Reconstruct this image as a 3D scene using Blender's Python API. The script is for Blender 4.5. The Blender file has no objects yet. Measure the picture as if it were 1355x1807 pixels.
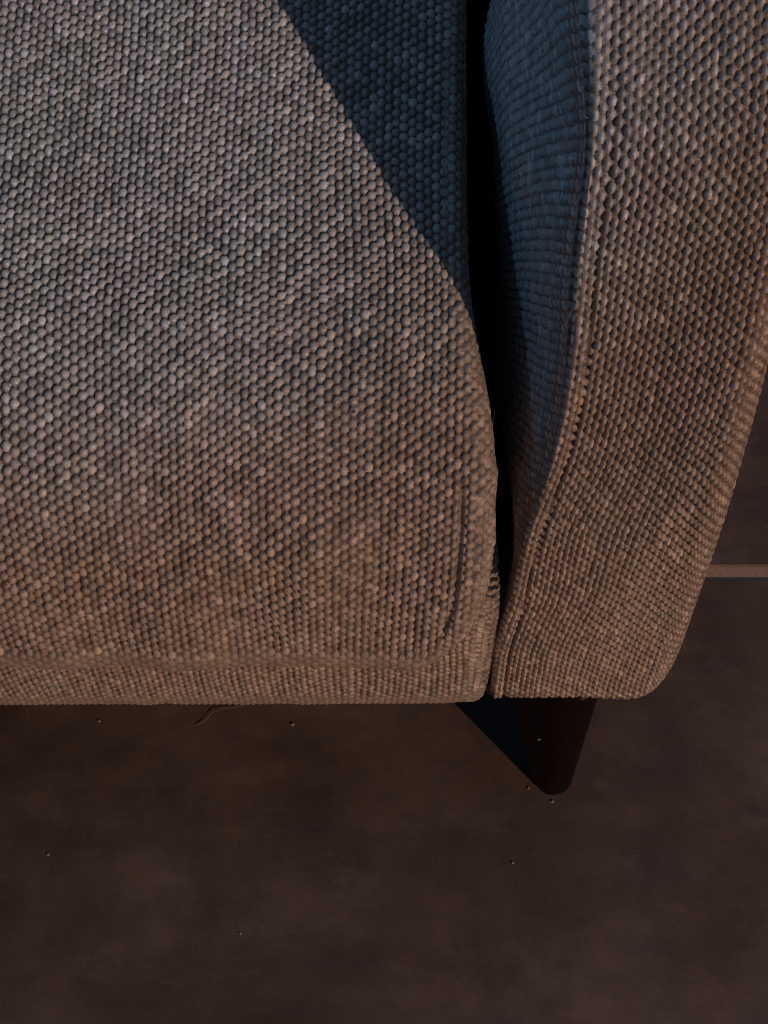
import bpy, math, random
import numpy as np
from mathutils import Vector

P = 0.0022            # one warp-thread spacing of the upholstery, in metres; lengths below are in this unit
rng = np.random.default_rng(7)
random.seed(7)
scene = bpy.context.scene

# ------------------------------------------------------------------ camera
cam_d = bpy.data.cameras.new("camera")
cam = bpy.data.objects.new("camera", cam_d)
scene.collection.objects.link(cam)
cam.location = (0, 0, 188 * P)
cam.rotation_euler = (math.radians(40), 0, 0)          # 50 degrees below the horizon
cam_d.sensor_fit = 'VERTICAL'
cam_d.sensor_height = 24
cam_d.lens = 12 / (903.5 / 1907.0)
cam_d.clip_start = 0.01
cam_d.clip_end = 50
cam_d.dof.use_dof = True
cam_d.dof.focus_distance = 134 * P
cam_d.dof.aperture_fstop = 32
scene.camera = cam
scene.cycles.filter_width = 1.0

# ------------------------------------------------------------------ world and lamps
world = bpy.data.worlds.new("World")
scene.world = world
world.use_nodes = True
bg = world.node_tree.nodes["Background"]
bg.inputs[0].default_value = (0.21, 0.48, 0.92, 1)
bg.inputs[1].default_value = 0.10

def lamp(name, az, el, dist, colour, power, radius):
    d = bpy.data.lights.new(name, 'POINT')
    d.color = colour
    d.energy = power
    d.shadow_soft_size = radius
    o = bpy.data.objects.new(name, d)
    a, e = math.radians(az), math.radians(el)
    t = Vector((8, 95, 90)) * P
    o.location = t + Vector((math.sin(a) * math.cos(e), -math.cos(a) * math.cos(e), math.sin(e))) * dist
    scene.collection.objects.link(o)
    return o
lamp("warm_room_lamp", 37.5, 15, 2.4, (1.0, 0.62, 0.39), 134, 0.010)
lamp("cool_ceiling_lamp", 40, 80, 2.2, (0.60, 0.82, 1.0), 5, 0.22)

def spot(name, az, el, aim, colour, power, cone, blend, radius=0.010):
    """Added spotlight, no fixture known, whose soft-edged cone falls on part of the sofa."""
    d = bpy.data.lights.new(name, 'SPOT')
    d.color = colour; d.energy = power; d.shadow_soft_size = radius
    d.spot_size = math.radians(cone); d.spot_blend = blend
    o = bpy.data.objects.new(name, d)
    a, e = math.radians(az), math.radians(el)
    o.location = Vector((8, 95, 90)) * P + Vector((math.sin(a) * math.cos(e), -math.cos(a) * math.cos(e), math.sin(e))) * 2.4
    o.rotation_euler = (Vector(aim) * P - o.location).to_track_quat('-Z', 'Y').to_euler()
    scene.collection.objects.link(o)
spot("added_side_spot", -80, 32, (24, 125, 150), (0.19, 0.52, 1.0), 40, 6.6, 0.5, 0.10)  # added unseen spot, cone kept narrow to brighten only the inner arm
spot("added_cool_spot", 37.5, 15, (-70, 140, 135), (0.34, 0.70, 1.0), 112, 7.2, 0.75)  # added spot, no such source seen; cools the upper left of the cushion
spot("added_cool_spot", 37.5, 15, (44, 98, 205), (0.36, 0.68, 1.0), 240, 6.4, 0.22)  # added spot for the arm top, cone shaped to stop above the front

vs = scene.view_settings
scene.display_settings.display_device = 'sRGB'
vs.view_transform = 'Standard'
vs.look = 'None'
vs.exposure = 0
vs.gamma = 1

# ------------------------------------------------------------------ materials
def new_mat(name):
    m = bpy.data.materials.new(name)
    m.use_nodes = True
    nt = m.node_tree
    return m, nt, nt.nodes["Principled BSDF"]

def noise(nt, scale, detail=3, rough=0.5, vec=None, dist=0.0):
    n = nt.nodes.new('ShaderNodeTexNoise')
    n.inputs['Scale'].default_value = scale
    n.inputs['Detail'].default_value = detail
    n.inputs['Roughness'].default_value = rough
    n.inputs['Distortion'].default_value = dist
    if vec is not None:
        nt.links.new(vec, n.inputs['Vector'])
    return n

def ramp(nt, src, stops):
    r = nt.nodes.new('ShaderNodeValToRGB')
    el = r.color_ramp.elements
    while len(el) < len(stops):
        el.new(0.5)
    for e, (p, c) in zip(el, stops):
        e.position = p
        e.color = (*c, 1) if len(c) == 3 else c
    nt.links.new(src, r.inputs[0])
    return r

def mix(nt, kind, fac, a, b):
    m = nt.nodes.new('ShaderNodeMix')
    m.data_type = 'RGBA'
    m.blend_type = kind
    for sock, v in ((m.inputs[0], fac), (m.inputs[6], a), (m.inputs[7], b)):
        if isinstance(v, (int, float)):
            sock.default_value = v
        elif isinstance(v, tuple):
            sock.default_value = (*v, 1)
        else:
            nt.links.new(v, sock)
    return m.outputs[2]

def fabric_material():
    m, nt, b = new_mat("taupe_woven_upholstery")
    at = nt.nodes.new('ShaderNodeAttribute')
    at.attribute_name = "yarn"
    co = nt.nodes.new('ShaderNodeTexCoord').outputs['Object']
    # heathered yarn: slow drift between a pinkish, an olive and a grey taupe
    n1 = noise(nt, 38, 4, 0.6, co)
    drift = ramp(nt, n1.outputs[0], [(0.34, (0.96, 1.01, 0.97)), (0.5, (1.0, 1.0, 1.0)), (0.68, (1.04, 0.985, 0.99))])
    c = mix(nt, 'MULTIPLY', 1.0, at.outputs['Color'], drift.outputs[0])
    n2 = noise(nt, 2600, 2, 0.6, co)
    fleck = ramp(nt, n2.outputs[0], [(0.3, (0.80, 0.80, 0.80)), (0.7, (1.18, 1.18, 1.18))])
    c = mix(nt, 'MULTIPLY', 1.0, c, fleck.outputs[0])
    nt.links.new(c, b.inputs['Base Color'])
    rr = ramp(nt, at.outputs['Alpha'], [(0.0, (0.62,) * 3), (0.6, (0.50,) * 3), (1.0, (0.26,) * 3)])
    nt.links.new(rr.outputs[0], b.inputs['Roughness'])
    b.inputs['Specular IOR Level'].default_value = 1.0
    b.inputs['Sheen Weight'].default_value = 0.08
    b.inputs['Sheen Roughness'].default_value = 0.5
    # twisted fibres along each yarn
    mp = nt.nodes.new('ShaderNodeMapping')
    mp.inputs['Rotation'].default_value = (0.3, 0.2, 0.6)
    mp.inputs['Scale'].default_value = (2.6, 0.8, 0.9)
    nt.links.new(co, mp.inputs[0])
    n3 = noise(nt, 2300, 3, 0.6, mp.outputs[0])
    bp = nt.nodes.new('ShaderNodeBump')
    bp.inputs['Strength'].default_value = 0.5
    bp.inputs['Distance'].default_value = 0.0003
    nt.links.new(n3.outputs[0], bp.inputs['Height'])
    nt.links.new(bp.outputs[0], b.inputs['Normal'])
    return m
M_FAB = fabric_material()

def tile_material():
    m, nt, b = new_mat("dark_brown_matt_tile")
    co = nt.nodes.new('ShaderNodeTexCoord').outputs['Object']
    mp = nt.nodes.new('ShaderNodeMapping')
    mp.inputs['Scale'].default_value = (1.0, 1.15, 1.0)
    nt.links.new(co, mp.inputs[0])
    n1 = noise(nt, 12, 6, 0.6, mp.outputs[0], 0.3)
    base = ramp(nt, n1.outputs[0], [(0.30, (0.094, 0.062, 0.0500)), (0.5, (0.124, 0.086, 0.070)), (0.68, (0.175, 0.128, 0.107))])
    n2 = noise(nt, 30, 8, 0.72, mp.outputs[0])
    cloud = ramp(nt, n2.outputs[0], [(0.34, (0.74, 0.78, 0.90)), (0.52, (1, 1, 1)), (0.70, (1.22, 1.18, 1.12))])
    c = mix(nt, 'MULTIPLY', 1.0, base.outputs[0], cloud.outputs[0])
    n3 = noise(nt, 1500, 2, 0.7, co)
    grain = ramp(nt, n3.outputs[0], [(0.3, (0.82, 0.82, 0.82)), (0.7, (1.18, 1.18, 1.18))])
    c = mix(nt, 'MULTIPLY', 1.0, c, grain.outputs[0])
    # a few pale scuffs
    mp2 = nt.nodes.new('ShaderNodeMapping')
    mp2.inputs['Scale'].default_value = (0.8, 1.6, 1.0)
    mp2.inputs['Location'].default_value = (0.13, 0.31, 0)
    nt.links.new(co, mp2.inputs[0])
    n4 = noise(nt, 34, 5, 0.7, mp2.outputs[0])
    scuff = ramp(nt, n4.outputs[0], [(0.55, (0, 0, 0)), (0.72, (1, 1, 1))])
    sc = nt.nodes.new('ShaderNodeMath'); sc.operation = 'MULTIPLY'; sc.inputs[1].default_value = 0.30
    nt.links.new(scuff.outputs[0], sc.inputs[0])
    c = mix(nt, 'MIX', sc.outputs[0], c, (0.26, 0.19, 0.155))
    nt.links.new(c, b.inputs['Base Color'])
    rr = ramp(nt, n2.outputs[0], [(0.3, (0.50,) * 3), (0.7, (0.64,) * 3)])
    nt.links.new(rr.outputs[0], b.inputs['Roughness'])
    b.inputs['Specular IOR Level'].default_value = 0.3
    bp = nt.nodes.new('ShaderNodeBump')
    bp.inputs['Strength'].default_value = 0.35
    bp.inputs['Distance'].default_value = 0.0003
    nt.links.new(n3.outputs[0], bp.inputs['Height'])
    nt.links.new(bp.outputs[0], b.inputs['Normal'])
    return m
M_TILE = tile_material()

def simple(name, col, rough=0.6, spec=0.3, nscale=900, var=0.2, bump=0.2):
    m, nt, b = new_mat(name)
    co = nt.nodes.new('ShaderNodeTexCoord').outputs['Object']
    n = noise(nt, nscale, 4, 0.65, co)
    lo = tuple(c * (1 - var) for c in col); hi = tuple(c * (1 + var) for c in col)
    r = ramp(nt, n.outputs[0], [(0.3, lo), (0.7, hi)])
    nt.links.new(r.outputs[0], b.inputs['Base Color'])
    b.inputs['Roughness'].default_value = rough
    b.inputs['Specular IOR Level'].default_value = spec
    bp = nt.nodes.new('ShaderNodeBump')
    bp.inputs['Strength'].default_value = bump
    bp.inputs['Distance'].default_value = 0.0002
    nt.links.new(n.outputs[0], bp.inputs['Height'])
    nt.links.new(bp.outputs[0], b.inputs['Normal'])
    return m
M_GROUT = simple("sandy_brown_grout", (0.45, 0.335, 0.255), 0.85, 0.1, 700, 0.22, 0.6)
M_LEG = simple("black_brown_stained_wood", (0.0040, 0.0014, 0.0013), 0.40, 0.18, 320, 0.35, 0.15)
M_LINING = simple("black_lining_cloth", (0.006, 0.005, 0.005), 0.9, 0.05)  # also blackens the added boxes that block light
M_LINT = simple("pale_lint", (0.42, 0.36, 0.30), 0.8, 0.2)
M_SCUFF = simple("worn_bare_wood", (0.42, 0.30, 0.20), 0.8, 0.2)

# ------------------------------------------------------------------ helpers
def link(name, me, mat, parent=None):
    o = bpy.data.objects.new(name, me)
    scene.collection.objects.link(o)
    if mat is not None:
        me.materials.append(mat)
    if parent is not None:
        o.parent = parent
    return o

def grid_mesh(name, pos, col=None, flip=False):
    """pos: (R, C, 3) vertex grid in metres; one smooth quad sheet."""
    R, C = pos.shape[:2]
    me = bpy.data.meshes.new(name)
    me.vertices.add(R * C)
    me.vertices.foreach_set("co", pos.reshape(-1).astype(np.float32))
    idx = np.arange(R * C).reshape(R, C)
    q = np.stack([idx[:-1, :-1], idx[:-1, 1:], idx[1:, 1:], idx[1:, :-1]], -1).reshape(-1, 4)
    if flip:
        q = q[:, ::-1]
    n = len(q)
    me.loops.add(n * 4)
    me.loops.foreach_set("vertex_index", q.reshape(-1).astype(np.int32))
    me.polygons.add(n)
    me.polygons.foreach_set("loop_start", (np.arange(n) * 4).astype(np.int32))
    me.polygons.foreach_set("loop_total", np.full(n, 4, np.int32))
    me.polygons.foreach_set("use_smooth", np.ones(n, bool))
    me.update(calc_edges=True)
    if col is not None:
        a = me.color_attributes.new("yarn", 'FLOAT_COLOR', 'POINT')
        c4 = np.ones((R * C, 4), np.float32)
        c4[:, :col.shape[-1]] = col.reshape(-1, col.shape[-1])
        a.data.foreach_set("color", c4.reshape(-1))
    me.validate()
    return me

def poly_mesh(name, verts, faces, smooth=False):
    me = bpy.data.meshes.new(name)
    me.from_pydata([tuple(v) for v in verts], [], faces)
    me.update()
    if smooth:
        me.polygons.foreach_set("use_smooth", [True] * len(me.polygons))
    return me

def smooth1d(a, n):
    k = np.hanning(2 * n + 3)[1:-1]; k /= k.sum()
    return np.convolve(np.pad(a, n, mode='edge'), k, mode='valid')

def curve(pts, step, soft):
    """Polyline of 2-D points resampled evenly and rounded off."""
    p = np.array(pts, float)
    d = np.r_[0, np.cumsum(np.hypot(*np.diff(p, axis=0).T))]
    t = np.arange(0, d[-1], step)
    x = np.interp(t, d, p[:, 0]); y = np.interp(t, d, p[:, 1])
    n = max(1, int(soft / step))
    return t, smooth1d(x, n), smooth1d(y, n)

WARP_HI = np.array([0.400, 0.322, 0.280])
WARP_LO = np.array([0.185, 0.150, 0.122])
GAP_SHADE = np.array([0.080, 0.048, 0.034])  # dark colour standing in for shade between the knots
K0, NK, NM = 400, 900, 700
J = rng.normal(0, 1, (NK, NM, 5)); J = np.clip(J, -2.2, 2.2)
slub = rng.normal(0, 1, (NK,))

def weave(sc, tr, amp=1.0, kr=1.0):
    """Height (in P) and yarn colour, with painted gap shade, of a plain weave at column coordinate sc and row coordinate tr."""
    h = np.full(sc.shape, -1.0); val = np.zeros(sc.shape); hue = np.zeros(sc.shape); gl = np.zeros(sc.shape)
    k0 = np.floor(sc).astype(int)
    for dk in (-1, 0, 1):
        k = k0 + dk
        ph = 0.5 * (k % 2)
        m0 = np.round(tr - ph).astype(int)
        for dm in (0,) if dk else (-1, 0, 1):
            m = m0 + dm
            j = J[(k + K0) % NK, (m + K0) % NM]
            ca = sc - (k + 0.5 + 0.030 * j[..., 0] + 0.012 * slub[(3 * k + K0) % NK])
            cb = tr - (m + ph + 0.030 * j[..., 1])
            cb = cb + (0.06 * j[..., 4] + 0.02) * ca
            ra = 0.522 + 0.022 * j[..., 3] + 0.012 * slub[(k + K0) % NK]; rb = 0.428 + 0.020 * j[..., 2]
            ra = ra * kr; rb = rb * (0.4 + 0.6 * kr)
            q = 1 - np.abs(ca / ra) ** 2.1 - np.abs(cb / rb) ** 2.6
            # strands of the yarn lie slantwise across the knot
            strand = 0.035 * np.cos((ca * 1.0 + cb * 0.8) * 2 * np.pi / 0.34 + j[..., 0] * 3)
            hh = np.where(q > 0, np.maximum(q, 0) ** 0.55, -0.5) * (0.44 + 0.02 * j[..., 3] + 0.035 * j[..., 0] * (j[..., 2] > 0)) + strand * (q > 0.15)
            better = hh > h
            h = np.where(better, hh, h)
            val = np.where(better, 0.45 + 0.24 * j[..., 3] + 0.06 * slub[(k + K0) % NK] + 0.7 * (j[..., 2] > 1.5), val)  # odd knots painted brighter to stand in for highlights
            hue = np.where(better, 0.6 * j[..., 4] + 0.7 * slub[(7 * k + K0) % NK], hue)
            gl = np.where(better, np.clip(0.5 + 0.35 * j[..., 0], 0, 1), gl)
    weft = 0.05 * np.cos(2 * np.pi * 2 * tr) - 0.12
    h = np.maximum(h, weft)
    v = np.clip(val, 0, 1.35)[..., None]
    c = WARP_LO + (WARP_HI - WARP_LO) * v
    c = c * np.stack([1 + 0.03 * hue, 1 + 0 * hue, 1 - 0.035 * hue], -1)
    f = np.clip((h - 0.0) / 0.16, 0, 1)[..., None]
    c = GAP_SHADE * (1 - f) + c * f  # painted shade: colour darkens with depth into the gaps
    return h * amp, np.concatenate([c, gl[..., None]], -1)

def plain(c, w, k=0.9):
    """Where the cloth is folded flat the knots merge into an even yarn colour."""
    w = np.clip(w * k, 0, 1)[..., None]
    mid = np.r_[WARP_LO * 0.55 + WARP_HI * 0.45, 0.3]
    return c * (1 - w) + mid * w

def vnoise(x, y, seed):
    """Smooth 2-D value noise."""
    r = np.random.default_rng(seed).normal(0, 1, (256, 256))
    xi, yi = np.floor(x).astype(int), np.floor(y).astype(int)
    fx, fy = x - xi, y - yi
    fx = fx * fx * (3 - 2 * fx); fy = fy * fy * (3 - 2 * fy)
    g = lambda a, b: r[a % 256, b % 256]
    return (g(xi, yi) * (1 - fx) + g(xi + 1, yi) * fx) * (1 - fy) + (g(xi, yi + 1) * (1 - fx) + g(xi + 1, yi + 1) * fx) * fy

def displace(base, h, sign=1):
    du = np.gradient(base, axis=1); dv = np.gradient(base, axis=0)
    n = np.cross(du, dv)
    n /= np.maximum(np.linalg.norm(n, axis=-1, keepdims=True), 1e-9)
    return base + n * (sign * h)[..., None]

def bump1(d, w):
    return np.exp(-(d / w) ** 2)

def sstep(a, b, x):
    t = np.clip((x - a) / (b - a), 0, 1)
    return t * t * (3 - 2 * t)

ROW = 1.36            # spacing of the knots along one warp thread

# ------------------------------------------------------------------ sofa
sofa = bpy.data.objects.new("sofa", None)
scene.collection.objects.link(sofa)
sofa["label"] = "taupe woven fabric sofa corner with arm, sloping seat front and tapered dark leg"
sofa["category"] = "sofa"

# --- seat cushion: front face leaning back, rounded right edge, tucked-under bottom edge
def build_cushion():
    face = [(196, 152), (170, 140), (155.5, 131.8), (140.8, 123.4), (120, 112), (103, 102.6), (94.5, 96), (87.2, 87.5), (82.8, 80), (80.4, 73), (79.3, 67), (78.9, 62.5)]
    under = [(78.9, 61.4), (80.0, 60.4), (82.5, 60.8), (88, 63.0), (100, 66)]
    t, Y, Z = curve(face + under, 0.165, 1.6)
    iend = int(np.argmin(np.hypot(Y - 78.95, Z - 61.9)))
    tend = t[iend]
    # right edge as a function of height
    zz = [60, 62, 63.3, 66.8, 70.4, 76.2, 83.4, 89.4, 95.0, 98.8, 103.2, 106.5, 114, 123, 152]
    xx = [4.5, 6.5, 8.6, 11.4, 12.8, 13.75, 14.1, 14.05, 13.2, 12.1, 10.9, 10.5, 10.6, 10.8, 11.2]
    XR = smooth1d(np.interp(Z, zz, xx), 16)
    R = 2.6
    xs_l = np.r_[np.arange(-260, -120, 1.0), np.arange(-120, -62, 0.4)]
    xs_m = np.arange(-62, 0, 0.165)
    # columns: fraction 0..1 of the span between x=0 and the start of the rounding
    fr = np.linspace(0, 1, 82)
    arc = np.linspace(0, 1, 26)[1:] * (math.pi / 2)
    back = np.r_[np.arange(0.35, 9, 0.35), np.arange(9, 40, 1.5)]
    ncol = len(xs_l) + len(xs_m) + len(fr) + len(arc) + len(back)
    B = np.zeros((len(t), ncol, 3)); S = np.zeros((len(t), ncol)); D = np.zeros((len(t), ncol))
    # inward normal of the profile
    ty, tz = np.gradient(Y), np.gradient(Z)
    L = np.hypot(ty, tz); ty /= L; tz /= L
    ny, nz = -tz, ty            # points into the cushion (backwards)
    s = np.sign(ny[len(ny) // 3]); ny, nz = ny * s, nz * s
    ny, nz = smooth1d(ny, 40), smooth1d(nz, 40)
    for r in range(len(t)):
        x0 = XR[r] - R
        x = np.r_[xs_l, xs_m, fr * x0]
        xa = x0 + R * np.sin(arc); da = R * (1 - np.cos(arc))
        xb = np.full(len(back), XR[r]) - 0.04 * back; db = R + back
        X = np.r_[x, xa, xb]; d = np.r_[np.zeros(len(x)), da, db]
        B[r, :, 0] = X
        near = np.minimum(d, R); far = d - near
        far = far * sstep(tend + 3.0, tend - 1.0, t[r])
        B[r, :, 1] = Y[r] + ny[r] * near + 0.90 * far
        B[r, :, 2] = Z[r] + nz[r] * near - 0.10 * far
        S[r] = np.r_[x, x0 + R * arc, x0 + R * math.pi / 2 + back]
        D[r] = S[r] - x0
    T = np.repeat(t[:, None], ncol, 1)
    bl = vnoise(S / 9 + 40, T / 9 + 40, 3)
    B[..., 1] -= 0.35 * bl                                   # slight unevenness of the padding
    skew = -0.0016 * np.clip(T - (tend - 48), 0, 60) * np.clip(-S - 8, 0, 60) * 0.55 + 0.25 * vnoise(S / 13 + 5, T / 13 + 9, 5)
    drift = 0.25 * vnoise(S / 17 + 1, T / 17 + 2, 6)
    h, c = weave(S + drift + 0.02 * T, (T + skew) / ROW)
    low = sstep(tend - 72, tend - 52, T)
    # seam along the right edge: pressed groove, then a folded flange
    lowseam = sstep(tend - 32, tend - 24, T) * (1 - 0.9 * sstep(tend - 9, tend - 4, T))
    g = (bump1(D + 1.9, 0.36) + 0.2 * bump1(D - 0.2, 0.3)) * lowseam
    flange = sstep(-1.0, -0.2, D)
    amp = 1 - 0.7 * g
    amp *= 1 - 0.72 * flange * (1 - 0.6 * low)
    amp = amp * (1 - 0.75 * sstep(0.9, 2.4, D))
    ridge = 0.10 * np.sin((T * 1.0 + D * 1.3) * 2 * np.pi / 1.9 + 1.6 * vnoise(T / 4, D / 4 + 7, 8)) * flange * low * (D < 8)
    # bottom lip: last bit of the face is a smooth folded edge
    lip = sstep(tend - 2.9, tend - 1.7, T)
    amp *= 1 - 0.65 * lip
    H = h * amp - 0.55 * g + ridge + 0.42 * lip * (1 - sstep(tend + 0.6, tend + 2.0, T)) - 0.22 * bump1(T - (tend - 3.0), 0.4)
    H += 0.06 * vnoise(S / 3.3, T / 3.3, 11) + 0.05 * vnoise(S / 1.9, T / 2.2 + 60, 13) * flange
    c = plain(c, np.maximum(lip * (T < tend + 2), 0.6 * flange * low), 0.55)
    pos = displace(B, H)
    # make sure outward is towards the camera
    chk = np.cross(np.gradient(B, axis=1), np.gradient(B, axis=0))[len(t) // 2, 200]
    sgn = 1 if chk[1] < 0 else -1
    if sgn < 0:
        pos = displace(B, H, -1)
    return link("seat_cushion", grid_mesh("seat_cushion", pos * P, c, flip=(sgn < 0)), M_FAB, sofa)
cushion = build_cushion()

# --- front rail below the cushion, rounded at its right end and bottom edge
def build_rail():
    prof = [(100, 69.5), (88, 69.5), (84.2, 69.0), (83.2, 66), (83.0, 58), (83.0, 50), (83.0, 44.0), (83.8, 43.0), (86, 42.7), (112, 42.7)]
    t, Y, Z = curve(prof, 0.17, 0.45)
    xs = np.r_[np.arange(-260, -120, 1.0), np.arange(-120, -62, 0.4), np.arange(-62, 12.6, 0.17)]
    R = 2.4
    arc = np.linspace(0, 1, 24)[1:] * math.pi / 2
    back = np.r_[np.arange(0.3, 6, 0.3), np.arange(6, 28, 1.5)]
    zz = [43, 45, 55, 62, 70]; xx = [15.2, 15.35, 15.4, 15.6, 15.5]
    XR = np.interp(Z, zz, xx)
    ncol = len(xs) + len(arc) + len(back)
    B = np.zeros((len(t), ncol, 3)); S = np.zeros((len(t), ncol)); D = np.zeros((len(t), ncol))
    fr = sstep(0, 1, (xs - 0) / 12.6)
    for r in range(len(t)):
        x0 = XR[r] - R
        x = xs + np.clip(xs, 0, None) / 12.6 * (x0 - 12.6)
        d = np.r_[np.zeros(len(x)), R * (1 - np.cos(arc)), R + back]
        B[r, :, 0] = np.r_[x, x0 + R * np.sin(arc), np.full(len(back), XR[r])]
        B[r, :, 1] = Y[r] + d
        B[r, :, 2] = Z[r]
        S[r] = np.r_[x, x0 + R * arc, x0 + R * math.pi / 2 + back]
        D[r] = S[r] - x0
    # the bottom line sags a little and is not ruler-straight
    B[..., 2] += (0.20 * vnoise(B[..., 0] / 24 + 3, B[..., 0] * 0 + 2.5, 21) + 0.5 * sstep(2, 15, B[..., 0])) * sstep(60, 46, B[..., 2]) - 0.3 * sstep(-20, -62, B[..., 0]) * sstep(60, 46, B[..., 2])
    T = np.repeat(t[:, None], ncol, 1)
    zr = np.repeat(Z[:, None], ncol, 1)
    skew = 0.020 * np.clip(-S - 6, 0, 60) + 0.22 * np.clip(D + 5, 0, 9) + 0.2 * vnoise(S / 8 + 5, T / 8 + 9, 22)
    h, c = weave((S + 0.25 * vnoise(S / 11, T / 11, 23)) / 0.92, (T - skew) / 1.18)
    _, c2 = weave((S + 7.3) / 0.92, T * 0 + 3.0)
    rib = 0.34 * np.sqrt(np.maximum(0, np.cos((S / 0.92 - 0.5) * 2 * np.pi) * 0.5 + 0.5)) 
    low = sstep(47.0, 45.6, zr)
    H = h * (1 - 0.85 * low) + rib * low * 0.35
    ridge = 0.28 * np.sin((T - 0.5 * D) * 2 * np.pi / 1.25 + 0.8 * vnoise(T / 3, D / 5, 24)) * sstep(-3.0, 0.5, D) * (1 - low)
    H = H * (1 - 0.75 * sstep(-3.0, 0.5, D) * (1 - low)) + ridge
    c = plain(c, low, 0.6)
    H += 0.05 * vnoise(S / 3, T / 3, 25)
    pos = displace(B, H)
    chk = np.cross(np.gradient(B, axis=1), np.gradient(B, axis=0))[int(len(t) * 0.6), 200]
    if chk[1] > 0:
        pos = displace(B, H, -1)
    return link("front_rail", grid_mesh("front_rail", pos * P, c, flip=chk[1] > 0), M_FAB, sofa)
rail = build_rail()

# --- arm
ARM_PROF = [(150, 190), (131, 174), (115, 160), (105.5, 150), (99.6, 142), (96.0, 136), (94, 129.5), (91.3, 115), (88.6, 101), (86.7, 85), (85.7, 65), (85.2, 54.2), (85.0, 43.0)]
def build_arm():
    t, Y, Z = curve(ARM_PROF, 0.165, 2.5)
    n0 = len(t)
    # roll the bottom edge under
    nb = 26
    a = np.linspace(0, math.pi / 2, 12)[1:]
    rb = 1.3
    Yb = np.r_[Y[-1] + rb * (1 - np.cos(a)), Y[-1] + rb + np.arange(1, 60, 2.0)]
    Zb = np.r_[Z[-1] - rb * np.sin(a), np.full(len(np.arange(1, 60, 2.0)), Z[-1] - rb)]
    inset = np.r_[np.zeros(n0), np.zeros(len(Yb))]
    t = np.r_[t, t[-1] + np.cumsum(np.hypot(np.diff(np.r_[Y[-1], Yb]), np.diff(np.r_[Z[-1], Zb])))]
    Y = np.r_[Y, Yb]; Z = np.r_[Z, Zb]
    zl = [40, 44, 46.5, 55, 62, 67.7, 74, 81.2, 89, 95, 100.5, 109.6, 119, 129, 138, 145, 190]
    xl = [15.9, 15.7, 15.6, 15.5, 16.1, 16.7, 17.0, 17.6, 18.8, 19.5, 19.9, 19.9, 19.4, 19.3, 18.8, 18.4, 18.2]
    zr_ = [40, 43.0, 43.6, 45, 46.6, 49, 53, 61, 70, 80, 95, 103, 130, 190]
    xr_ = [42.2, 43.0, 43.5, 44.1, 44.5, 44.7, 44.9, 45.0, 45.0, 44.9, 44.5, 44.3, 44.5, 44.7]
    XL = smooth1d(np.interp(Z, zl, xl), 14); XRt = smooth1d(np.interp(Z, zr_, xr_), 3)
    XL[:] = XL; 
    bz = [40, 60, 70, 82, 96, 123, 150, 190]; bb = [-2.2, -2.2, -1.6, 0.6, 3.6, 6.0, 7.2, 8]
    BU = np.interp(Z, bz, bb)
    # inner side (from deep to front), sharp front-left corner, front face, big round to the right, outer side
    din = np.r_[np.arange(70, 48, -1.5), np.arange(48, 0.9, -0.26)]
    rc = 0.9
    arcl = np.linspace(0, 1, 9)[1:-1] * math.pi / 2
    RR = 7.0
    nf = 108
    arcr = np.linspace(0, 1, 62)[1:] * math.pi / 2
    dout = np.r_[np.arange(0.5, 8, 0.4), np.arange(8, 90, 3.0)]
    ncol = len(din) + len(arcl) + nf + len(arcr) + len(dout)
    B = np.zeros((len(t), ncol, 3)); S = np.zeros((len(t), ncol)); D = np.zeros((len(t), ncol)); DR = np.zeros((len(t), ncol))
    for r in range(len(t)):
        xl0, xr0 = XL[r], XRt[r]
        bu = BU[r]
        dab = din + Y[r] - 90
        u = np.clip(dab / 50, 0, 1)
        u0 = np.clip((Y[r] - 90) / 50, 0, 1)
        if bu < 0:
            u = np.clip(din / 8, 0, 1); u0 = 0
        xin = xl0 - bu * (np.sin(u * math.pi / 2) - np.sin(u0 * math.pi / 2)) + np.minimum(0.5 * np.clip(dab - 50, 0, None) ** 1.25, 16.0)
        xa = xl0 + rc * (1 - np.sin(math.pi / 2 - arcl)) ; ya = rc * (1 - np.sin(arcl))
        xa = xl0 + rc * (1 - np.cos(arcl)); ya = rc * (1 - np.sin(arcl))
        xf = np.linspace(xl0 + rc, xr0 - RR * 0.75, nf)
        xr1 = xr0 - RR * 0.75 + RR * 0.75 * np.sin(arcr); yr = RR * (1 - np.cos(arcr))
        xo = np.full(len(dout), xr0) + 0.02 * dout
        B[r, :, 0] = np.r_[xin, xa, xf, xr1, xo]
        yy = np.r_[din + 0 * rc, ya, np.zeros(nf), yr, RR + dout]
        B[r, :, 1] = Y[r] + yy
        B[r, :, 2] = Z[r]
        seg = np.hypot(np.diff(B[r, :, 0]), np.diff(yy))
        s = np.r_[0, np.cumsum(seg)]
        ic = len(din) + len(arcl)
        S[r] = s - s[ic] + xl0
        D[r] = s - s[ic]
        DR[r] = B[r, :, 0] - xr0
    ic = len(din) + len(arcl)
    T = np.repeat(t[:, None], ncol, 1); zz = np.repeat(Z[:, None], ncol, 1)
    tb = t[n0 - 1]
    front = D >= 0
    # fabric rows sag to the right lower down and fan out on the inner side
    low = sstep(130, 60, zz)
    skew = np.where(front, (0.05 * low - 0.04) * np.clip(D, 0, 60), -0.25 * np.abs(D) + 0.003 * D * D)
    skew = skew + np.where(front, 0.35, 0.08) * vnoise(S / 10 + 3, T / 10, 31)
    colw = np.where(front, 0.80, 0.84)
    sc = D / colw + 0.03 * T * front + np.where(front, 0.3, 0.1) * vnoise(S / 12, T / 12, 32)
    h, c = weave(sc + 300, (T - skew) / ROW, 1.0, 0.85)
    # front-face seam: flange strip along the left edge then a groove
    gl = bump1(D - 1.75, 0.26) * sstep(132, 120, zz)
    gl = gl * (0.85 + 0.15 * vnoise(T / 2.5, T * 0 + 1, 33))
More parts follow.
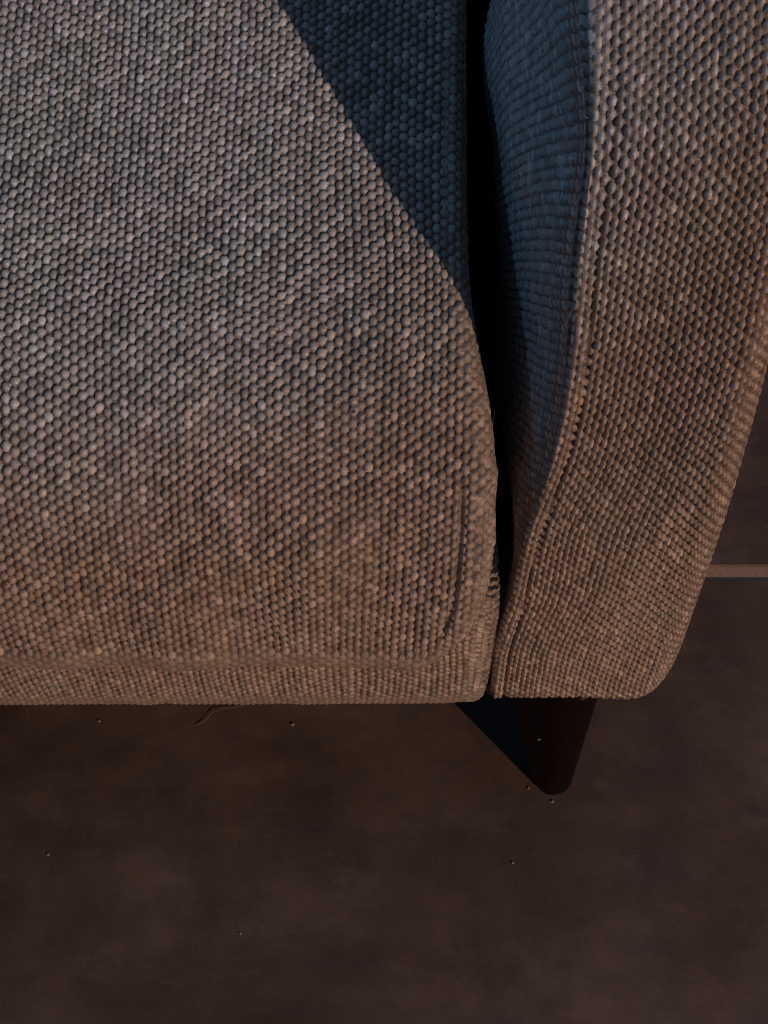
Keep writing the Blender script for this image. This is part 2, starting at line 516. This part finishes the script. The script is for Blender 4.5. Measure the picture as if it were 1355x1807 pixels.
    edge = bump1(D - 0.2, 0.8)
    amp = 1 - 0.55 * np.clip(gl, 0, 1)
    amp = amp * np.where(D < -0.9, 0.24, 1.0) * (1 - 0.9 * bump1(D + 0.45, 0.75))
    rnd = sstep(-3.0, -0.6, DR) * (D > 10)
    amp = amp * (1 - 0.35 * rnd)
    # piping-like smooth rim low on the right and along the bottom
    rim_b = sstep(tb - 1.6, tb - 0.9, T) * (D > 0)
    amp = amp * (1 - 0.7 * rim_b)
    inr = bump1(D + 1.0, 0.38)
    H = h * 1.2 * amp - 0.50 * gl - 0.75 * inr + 0.22 * edge * front + 0.28 * rim_b
    tr_ = (T - skew) / ROW
    ribs = 0.26 * np.cos(2 * np.pi * (tr_ - 0.5 * (sc - 0.5)))
    width = (XRt - XL)[:, None]
    wstart = np.interp(zz, [44, 56, 75, 100, 130], [3.0, 6.0, 11.0, 16.5, 20.0])
    wr = sstep(wstart, wstart + 7.0, D) * front
    H = H - h * 1.0 * amp * 0.25 * wr + ribs * (wr * 0.5 + 1.0 * sstep(-3.0, -5.5, D)) - 0.5 * bump1(D + 2.2, 1.3)
    H *= 1 - 0.0 * wr
    H += 0.06 * vnoise(S / 3.2, T / 3.2, 34) + 0.5 * vnoise(S / 14, T / 14, 35)
    sil = sstep(-4.2, -1.6, DR) * (D > 10)
    H = H * (1 - 0.75 * sil) + 0.25 * sil
    # upper strip next to the edge is a gathered fold
    H += 0.35 * bump1(D - 3.4, 1.4) * sstep(122, 134, zz)
    n = np.cross(np.gradient(B, axis=1), np.gradient(B, axis=0))
    sg = 1 if n[len(t) // 2, ic + 40][1] < 0 else -1
    pos = displace(B, H, sg) * P
    arm = link("arm", grid_mesh("arm", pos[:, ncol - len(dout) - 1:], c[:, ncol - len(dout) - 1:], flip=sg < 0), M_FAB, sofa)
    link("inner_panel", grid_mesh("inner_panel", pos[:, :ic - 2], c[:, :ic - 2], flip=sg < 0), M_FAB, arm)
    link("front_panel", grid_mesh("front_panel", pos[:, ic - 3:ncol - len(dout)], c[:, ic - 3:ncol - len(dout)], flip=sg < 0), M_FAB, arm)
    return arm
arm = build_arm()

# --- dark lined frame behind the rail and under the seat (closes the gaps); added black boxes block light
def box(x0, x1, y0, y1, z0, z1):
    v = [(x, y, z) for z in (z0, z1) for y in (y0, y1) for x in (x0, x1)]
    f = [(0, 2, 3, 1), (4, 5, 7, 6), (0, 1, 5, 4), (2, 6, 7, 3), (0, 4, 6, 2), (1, 3, 7, 5)]
    return [tuple(c * P for c in p) for p in v], f
v, f = box(-260, 40, 103, 330, 44.9, 68)
link("under_frame", poly_mesh("under_frame", v, f), M_LINING, sofa)
for i, bb in enumerate([(-260, 6, 114, 167, 68.2, 90), (-260, 6, 142, 167, 90.2, 110)]):
    v, f = box(*bb)
    link("cushion_light_block", poly_mesh("cushion_light_block", v, f), M_LINING, sofa)  # unseen black box added to stop light leaking in behind the cushion
v, f = box(-260, 24, 168, 332, 68, 126)
link("gap_light_block", poly_mesh("gap_light_block", v, f), M_LINING, sofa)  # black box added to keep the gap beside the arm dark

# --- leg: tapered wooden wedge with rounded arrises, left side leaning in
def build_leg():
    top = np.array([(16.5, 100), (23.6, 86.6), (27.6, 85.2), (33.2, 87.0), (35.2, 90), (35.2, 112), (21.5, 112)], float)
    bot = np.array([(26.4, 92.2), (28.2, 89.6), (29.6, 88.6), (32.6, 89.0), (34.3, 90.8), (33.6, 97.5), (27.6, 97.5)], float) + np.array([0.9, 0])
    zt, zb = 45.5, 0.35
    # round every corner of the section with short arcs
    def ring(P2):
        out = []
        n = len(P2)
        for i in range(n):
            a, b, c = P2[i - 1], P2[i], P2[(i + 1) % n]
            ra = min(0.45, 1.9 / max(np.linalg.norm(a - b), 1e-6)); rc = min(0.45, 1.9 / max(np.linalg.norm(c - b), 1e-6))
            p, q = b + (a - b) * ra, b + (c - b) * rc
            for u in np.linspace(0, 1, 6):
                out.append((1 - u) ** 2 * p + 2 * u * (1 - u) * b + u * u * q)
        return np.array(out)
    rt, rb = ring(top), ring(bot)
    rows = []
    cb = rb.mean(0)
    lv = np.linspace(0, 1, 14)
    for u in lv:
        w = (rt * (1 - u) + rb * u)
        z = zt * (1 - u) + (zb + 0.7) * u
        rows.append(np.c_[w, np.full(len(w), z)])
    for k, (sc, dz) in enumerate([(0.97, 0.35), (0.90, 0.10), (0.80, 0.0)]):
        w = cb + (rb - cb) * sc
        rows.append(np.c_[w, np.full(len(w), zb + dz)])
    V = np.concatenate(rows) * P
    n = len(rt); F = []
    for r in range(len(rows) - 1):
        for i in range(n):
            F.append((r * n + i, r * n + (i + 1) % n, (r + 1) * n + (i + 1) % n, (r + 1) * n + i))
    F.append(tuple(range(n - 1, -1, -1))); F.append(tuple((len(rows) - 1) * n + i for i in range(n)))
    me = poly_mesh("leg", V, F, True)
    import bmesh
    bm = bmesh.new(); bm.from_mesh(me); bmesh.ops.recalc_face_normals(bm, faces=bm.faces); bm.to_mesh(me); bm.free()
    leg = link("leg", me, M_LEG, sofa)
    # worn pale glide under the foot, just peeking out
    w = cb + (rb - cb) * 0.93
    V = np.r_[np.c_[w, np.full(n, 0.36)], np.c_[w, np.full(n, 0.02)]] * P
    F = [(i, (i + 1) % n, n + (i + 1) % n, n + i) for i in range(n)] + [tuple(range(n)), tuple(range(2 * n - 1, n - 1, -1))]
    link("foot_glide", poly_mesh("foot_glide", V, F), M_LEG, leg)
    return leg
leg = build_leg()

# ------------------------------------------------------------------ floor: grout bed with big tiles laid in it
GX0, GX1, GY0, GY1 = -1100, 1100, -1000, 1200
v = [(GX0 * P, GY0 * P, -0.0012), (GX1 * P, GY0 * P, -0.0012), (GX1 * P, GY1 * P, -0.0012), (GX0 * P, GY1 * P, -0.0012)]
floor = link("floor", poly_mesh("floor", v, [(0, 1, 2, 3)]), M_GROUT)
floor["kind"] = "structure"
def tile_mesh():
    W, D_, H, b = 272.0 * P, 272.0 * P, 0.004, 0.0005
    V = []; 
    for z, i in ((-H, 0), (-b, 0), (0, b)):
        V += [(i, i, z), (W - i, i, z), (W - i, D_ - i, z), (i, D_ - i, z)]
    F = []
    for r in (0, 4):
        for k in range(4):
            F.append((r + k, r + (k + 1) % 4, r + 4 + (k + 1) % 4, r + 4 + k))
    F.append((8, 9, 10, 11))
    return poly_mesh("floor_tile", V, F)
tm = tile_mesh(); tm.materials.append(M_TILE)
for iy in range(-2, 3):
    for ix in range(-3, 4):
        o = bpy.data.objects.new("floor_tile", tm)
        scene.collection.objects.link(o)
        o.parent = floor
        x = (-139 + ix * 275.8) * P; y = (138.7 - 272 + iy * 275.8) * P
        o.location = (x, y, 0)

# ------------------------------------------------------------------ lint, crumbs and a loose hair
def crumb_mesh(seed, n=10):
    r = np.random.default_rng(seed)
    V = []; F = []
    rings = 5
    for i in range(rings + 1):
        th = math.pi * i / rings
        for k in range(n):
            a = 2 * math.pi * k / n
            q = 1 + 0.28 * r.normal()
            V.append((math.sin(th) * math.cos(a) * q, 0.7 * math.sin(th) * math.sin(a) * q, 0.55 * math.cos(th) * (1 + 0.15 * r.normal()) + 0.45))
    for i in range(rings):
        for k in range(n):
            F.append((i * n + k, i * n + (k + 1) % n, (i + 1) * n + (k + 1) % n, (i + 1) * n + k))
    return poly_mesh("crumb", V, F)

def floor_pt(x, y):
    return (x * P, y * P, 0.0)
CRUMBS = [  # x, y, radius, label
    (-17.8, 103.6, 0.42, "brightest round crumb on the dark tile just below the rail"),
    (-55.6, 104.4, 0.34, "faint crumb on the floor near the left, just below the rail"),
    (-60.2, 77.5, 0.34, "small pale crumb near the left edge of the front tile"),
    (23.0, 76.0, 0.28, "tiny speck on the tile in front of the tapered leg"),
    (-24.6, 63.6, 0.24, "tiny speck low on the front tile, left of centre"),
    (31.2, 87.6, 0.34, "crumb lying against the toe of the leg on the dark tile"),
    (27.0, 90.3, 0.30, "crumb stuck at the left corner of the toe of the leg"),
]
for i, (x, y, r, lab) in enumerate(CRUMBS):
    o = bpy.data.objects.new("crumb", crumb_mesh(40 + i)); o.data.materials.append(M_LINT)
    scene.collection.objects.link(o)
    o.location = floor_pt(x, y); o.scale = (r * 0.8 * P,) * 3; o.rotation_euler = (0, 0, i * 1.3)
    o["label"] = lab; o["category"] = "crumb"; o["group"] = "crumbs and specks on the dark floor"
LINT = [
    (-2.6, 92.2, 95.9, 0.30, "cream lint speck on the lit middle of the seat front"),
    (3.4, 134.3, 121.0, 0.30, "short pale lint speck on the blue shadowed wedge of the seat front"),
    (18.7, 99.0, 94.2, 0.26, "pale lint speck low on the blue inner side of the arm"),
    (25.6, 85.9, 27.0, 0.26, "greyish lint speck halfway up the dark tapered leg"),
]
for i, (x, y, z, r, lab) in enumerate(LINT):
    o = bpy.data.objects.new("lint", crumb_mesh(60 + i)); o.data.materials.append(M_LINT)
    scene.collection.objects.link(o)
    o.location = (x * P, y * P, z * P); o.scale = (r * P * (1.8 if i == 1 else 1), r * P * 0.8, r * P * 0.8); o.rotation_euler = (0.4, -0.4, i * 1.3)
    o["label"] = lab; o["category"] = "lint"; o["group"] = "lint specks caught on the sofa"

def tube(name, pts, rad, mat, nseg=6):
    pts = [Vector(p) for p in pts]
    V = []; F = []
    for i, p in enumerate(pts):
        d = (pts[min(i + 1, len(pts) - 1)] - pts[max(i - 1, 0)]).normalized()
        a = d.cross(Vector((0, 0, 1))).normalized(); b = a.cross(d)
        for k in range(nseg):
            an = 2 * math.pi * k / nseg
            V.append(p + (a * math.cos(an) + b * math.sin(an)) * rad)
    for i in range(len(pts) - 1):
        for k in range(nseg):
            F.append((i * nseg + k, i * nseg + (k + 1) % nseg, (i + 1) * nseg + (k + 1) % nseg, (i + 1) * nseg + k))
    me = poly_mesh(name, V, F, True)
    return link(name, me, mat)
M_HAIR = simple("grey_brown_fibre", (0.30, 0.225, 0.19), 0.7, 0.2)
hp = [(-36.6, 103.4), (-35.2, 104.0), (-34.2, 105.2), (-33.4, 106.4), (-31.6, 107.0), (-29.2, 107.3), (-26.8, 108.2)]
ht = np.linspace(0, len(hp) - 1, 30)
hx = np.interp(ht, range(len(hp)), [p[0] for p in hp]); hy = np.interp(ht, range(len(hp)), [p[1] for p in hp])
hx, hy = smooth1d(hx, 2), smooth1d(hy, 2)
o = tube("fibre", [(a * P, b * P, (0.12 + 0.25 * math.sin(i / 9)) * P + 0.00015) for i, (a, b) in enumerate(zip(hx, hy))], 0.042 * P, M_HAIR)
o["label"] = "curled loose fibre lying on the tile just under the rail"; o["category"] = "fibre"

# fine stray fibres standing off the cloth, as one mesh (nobody could count them)
def build_fuzz():
    V = []; F = []
    rg = random.Random(5)
    def fibre(p, n, ln, rad):
        t1 = Vector((rg.uniform(-1, 1), rg.uniform(-1, 1), rg.uniform(-1, 1))); t1 = (t1 - t1.dot(n) * n).normalized()
        t2 = n.cross(t1)
        k = rg.uniform(-1.5, 1.5); lift = rg.uniform(0.15, 0.9)
        pts = []
        for i in range(6):
            u = i / 5
            pts.append(p + (t1 * u + t2 * k * u * u * 0.5 + n * lift * math.sin(u * 2.2) * 0.6) * ln)
        b0 = len(V)
        for i, q in enumerate(pts):
            d = (pts[min(i + 1, 5)] - pts[max(i - 1, 0)]).normalized()
            a = d.orthogonal().normalized(); b = a.cross(d)
            rr = rad * (1 - 0.6 * i / 5)
            for m in range(3):
                an = 2 * math.pi * m / 3
                V.append(q + (a * math.cos(an) + b * math.sin(an)) * rr)
        for i in range(5):
            for m in range(3):
                F.append((b0 + i * 3 + m, b0 + i * 3 + (m + 1) % 3, b0 + i * 3 + 3 + (m + 1) % 3, b0 + i * 3 + 3 + m))
    srcs = [(cushion, 260), (rail, 60)] + [(c, 110) for c in arm.children]
    for o, cnt in srcs:
        me = o.data; nv = len(me.vertices); done = 0; tries = 0
        while done < cnt and tries < cnt * 20:
            tries += 1
            v = me.vertices[rg.randrange(nv)]
            x, y, z = v.co / P
            if x < -62 or y > 150 or z > 155:
                continue
            fibre(v.co.copy(), v.normal.copy(), rg.uniform(0.6, 2.2) * P * (1.6 if rg.random() < 0.06 else 1), rg.uniform(0.022, 0.04) * P)
            done += 1
    o = link("stray_fibres", poly_mesh("stray_fibres", V, F), M_FUZZ, sofa)
    o["kind"] = "stuff"
M_FUZZ = simple("taupe_fibre", (0.30, 0.235, 0.20), 0.7, 0.3)
build_fuzz()
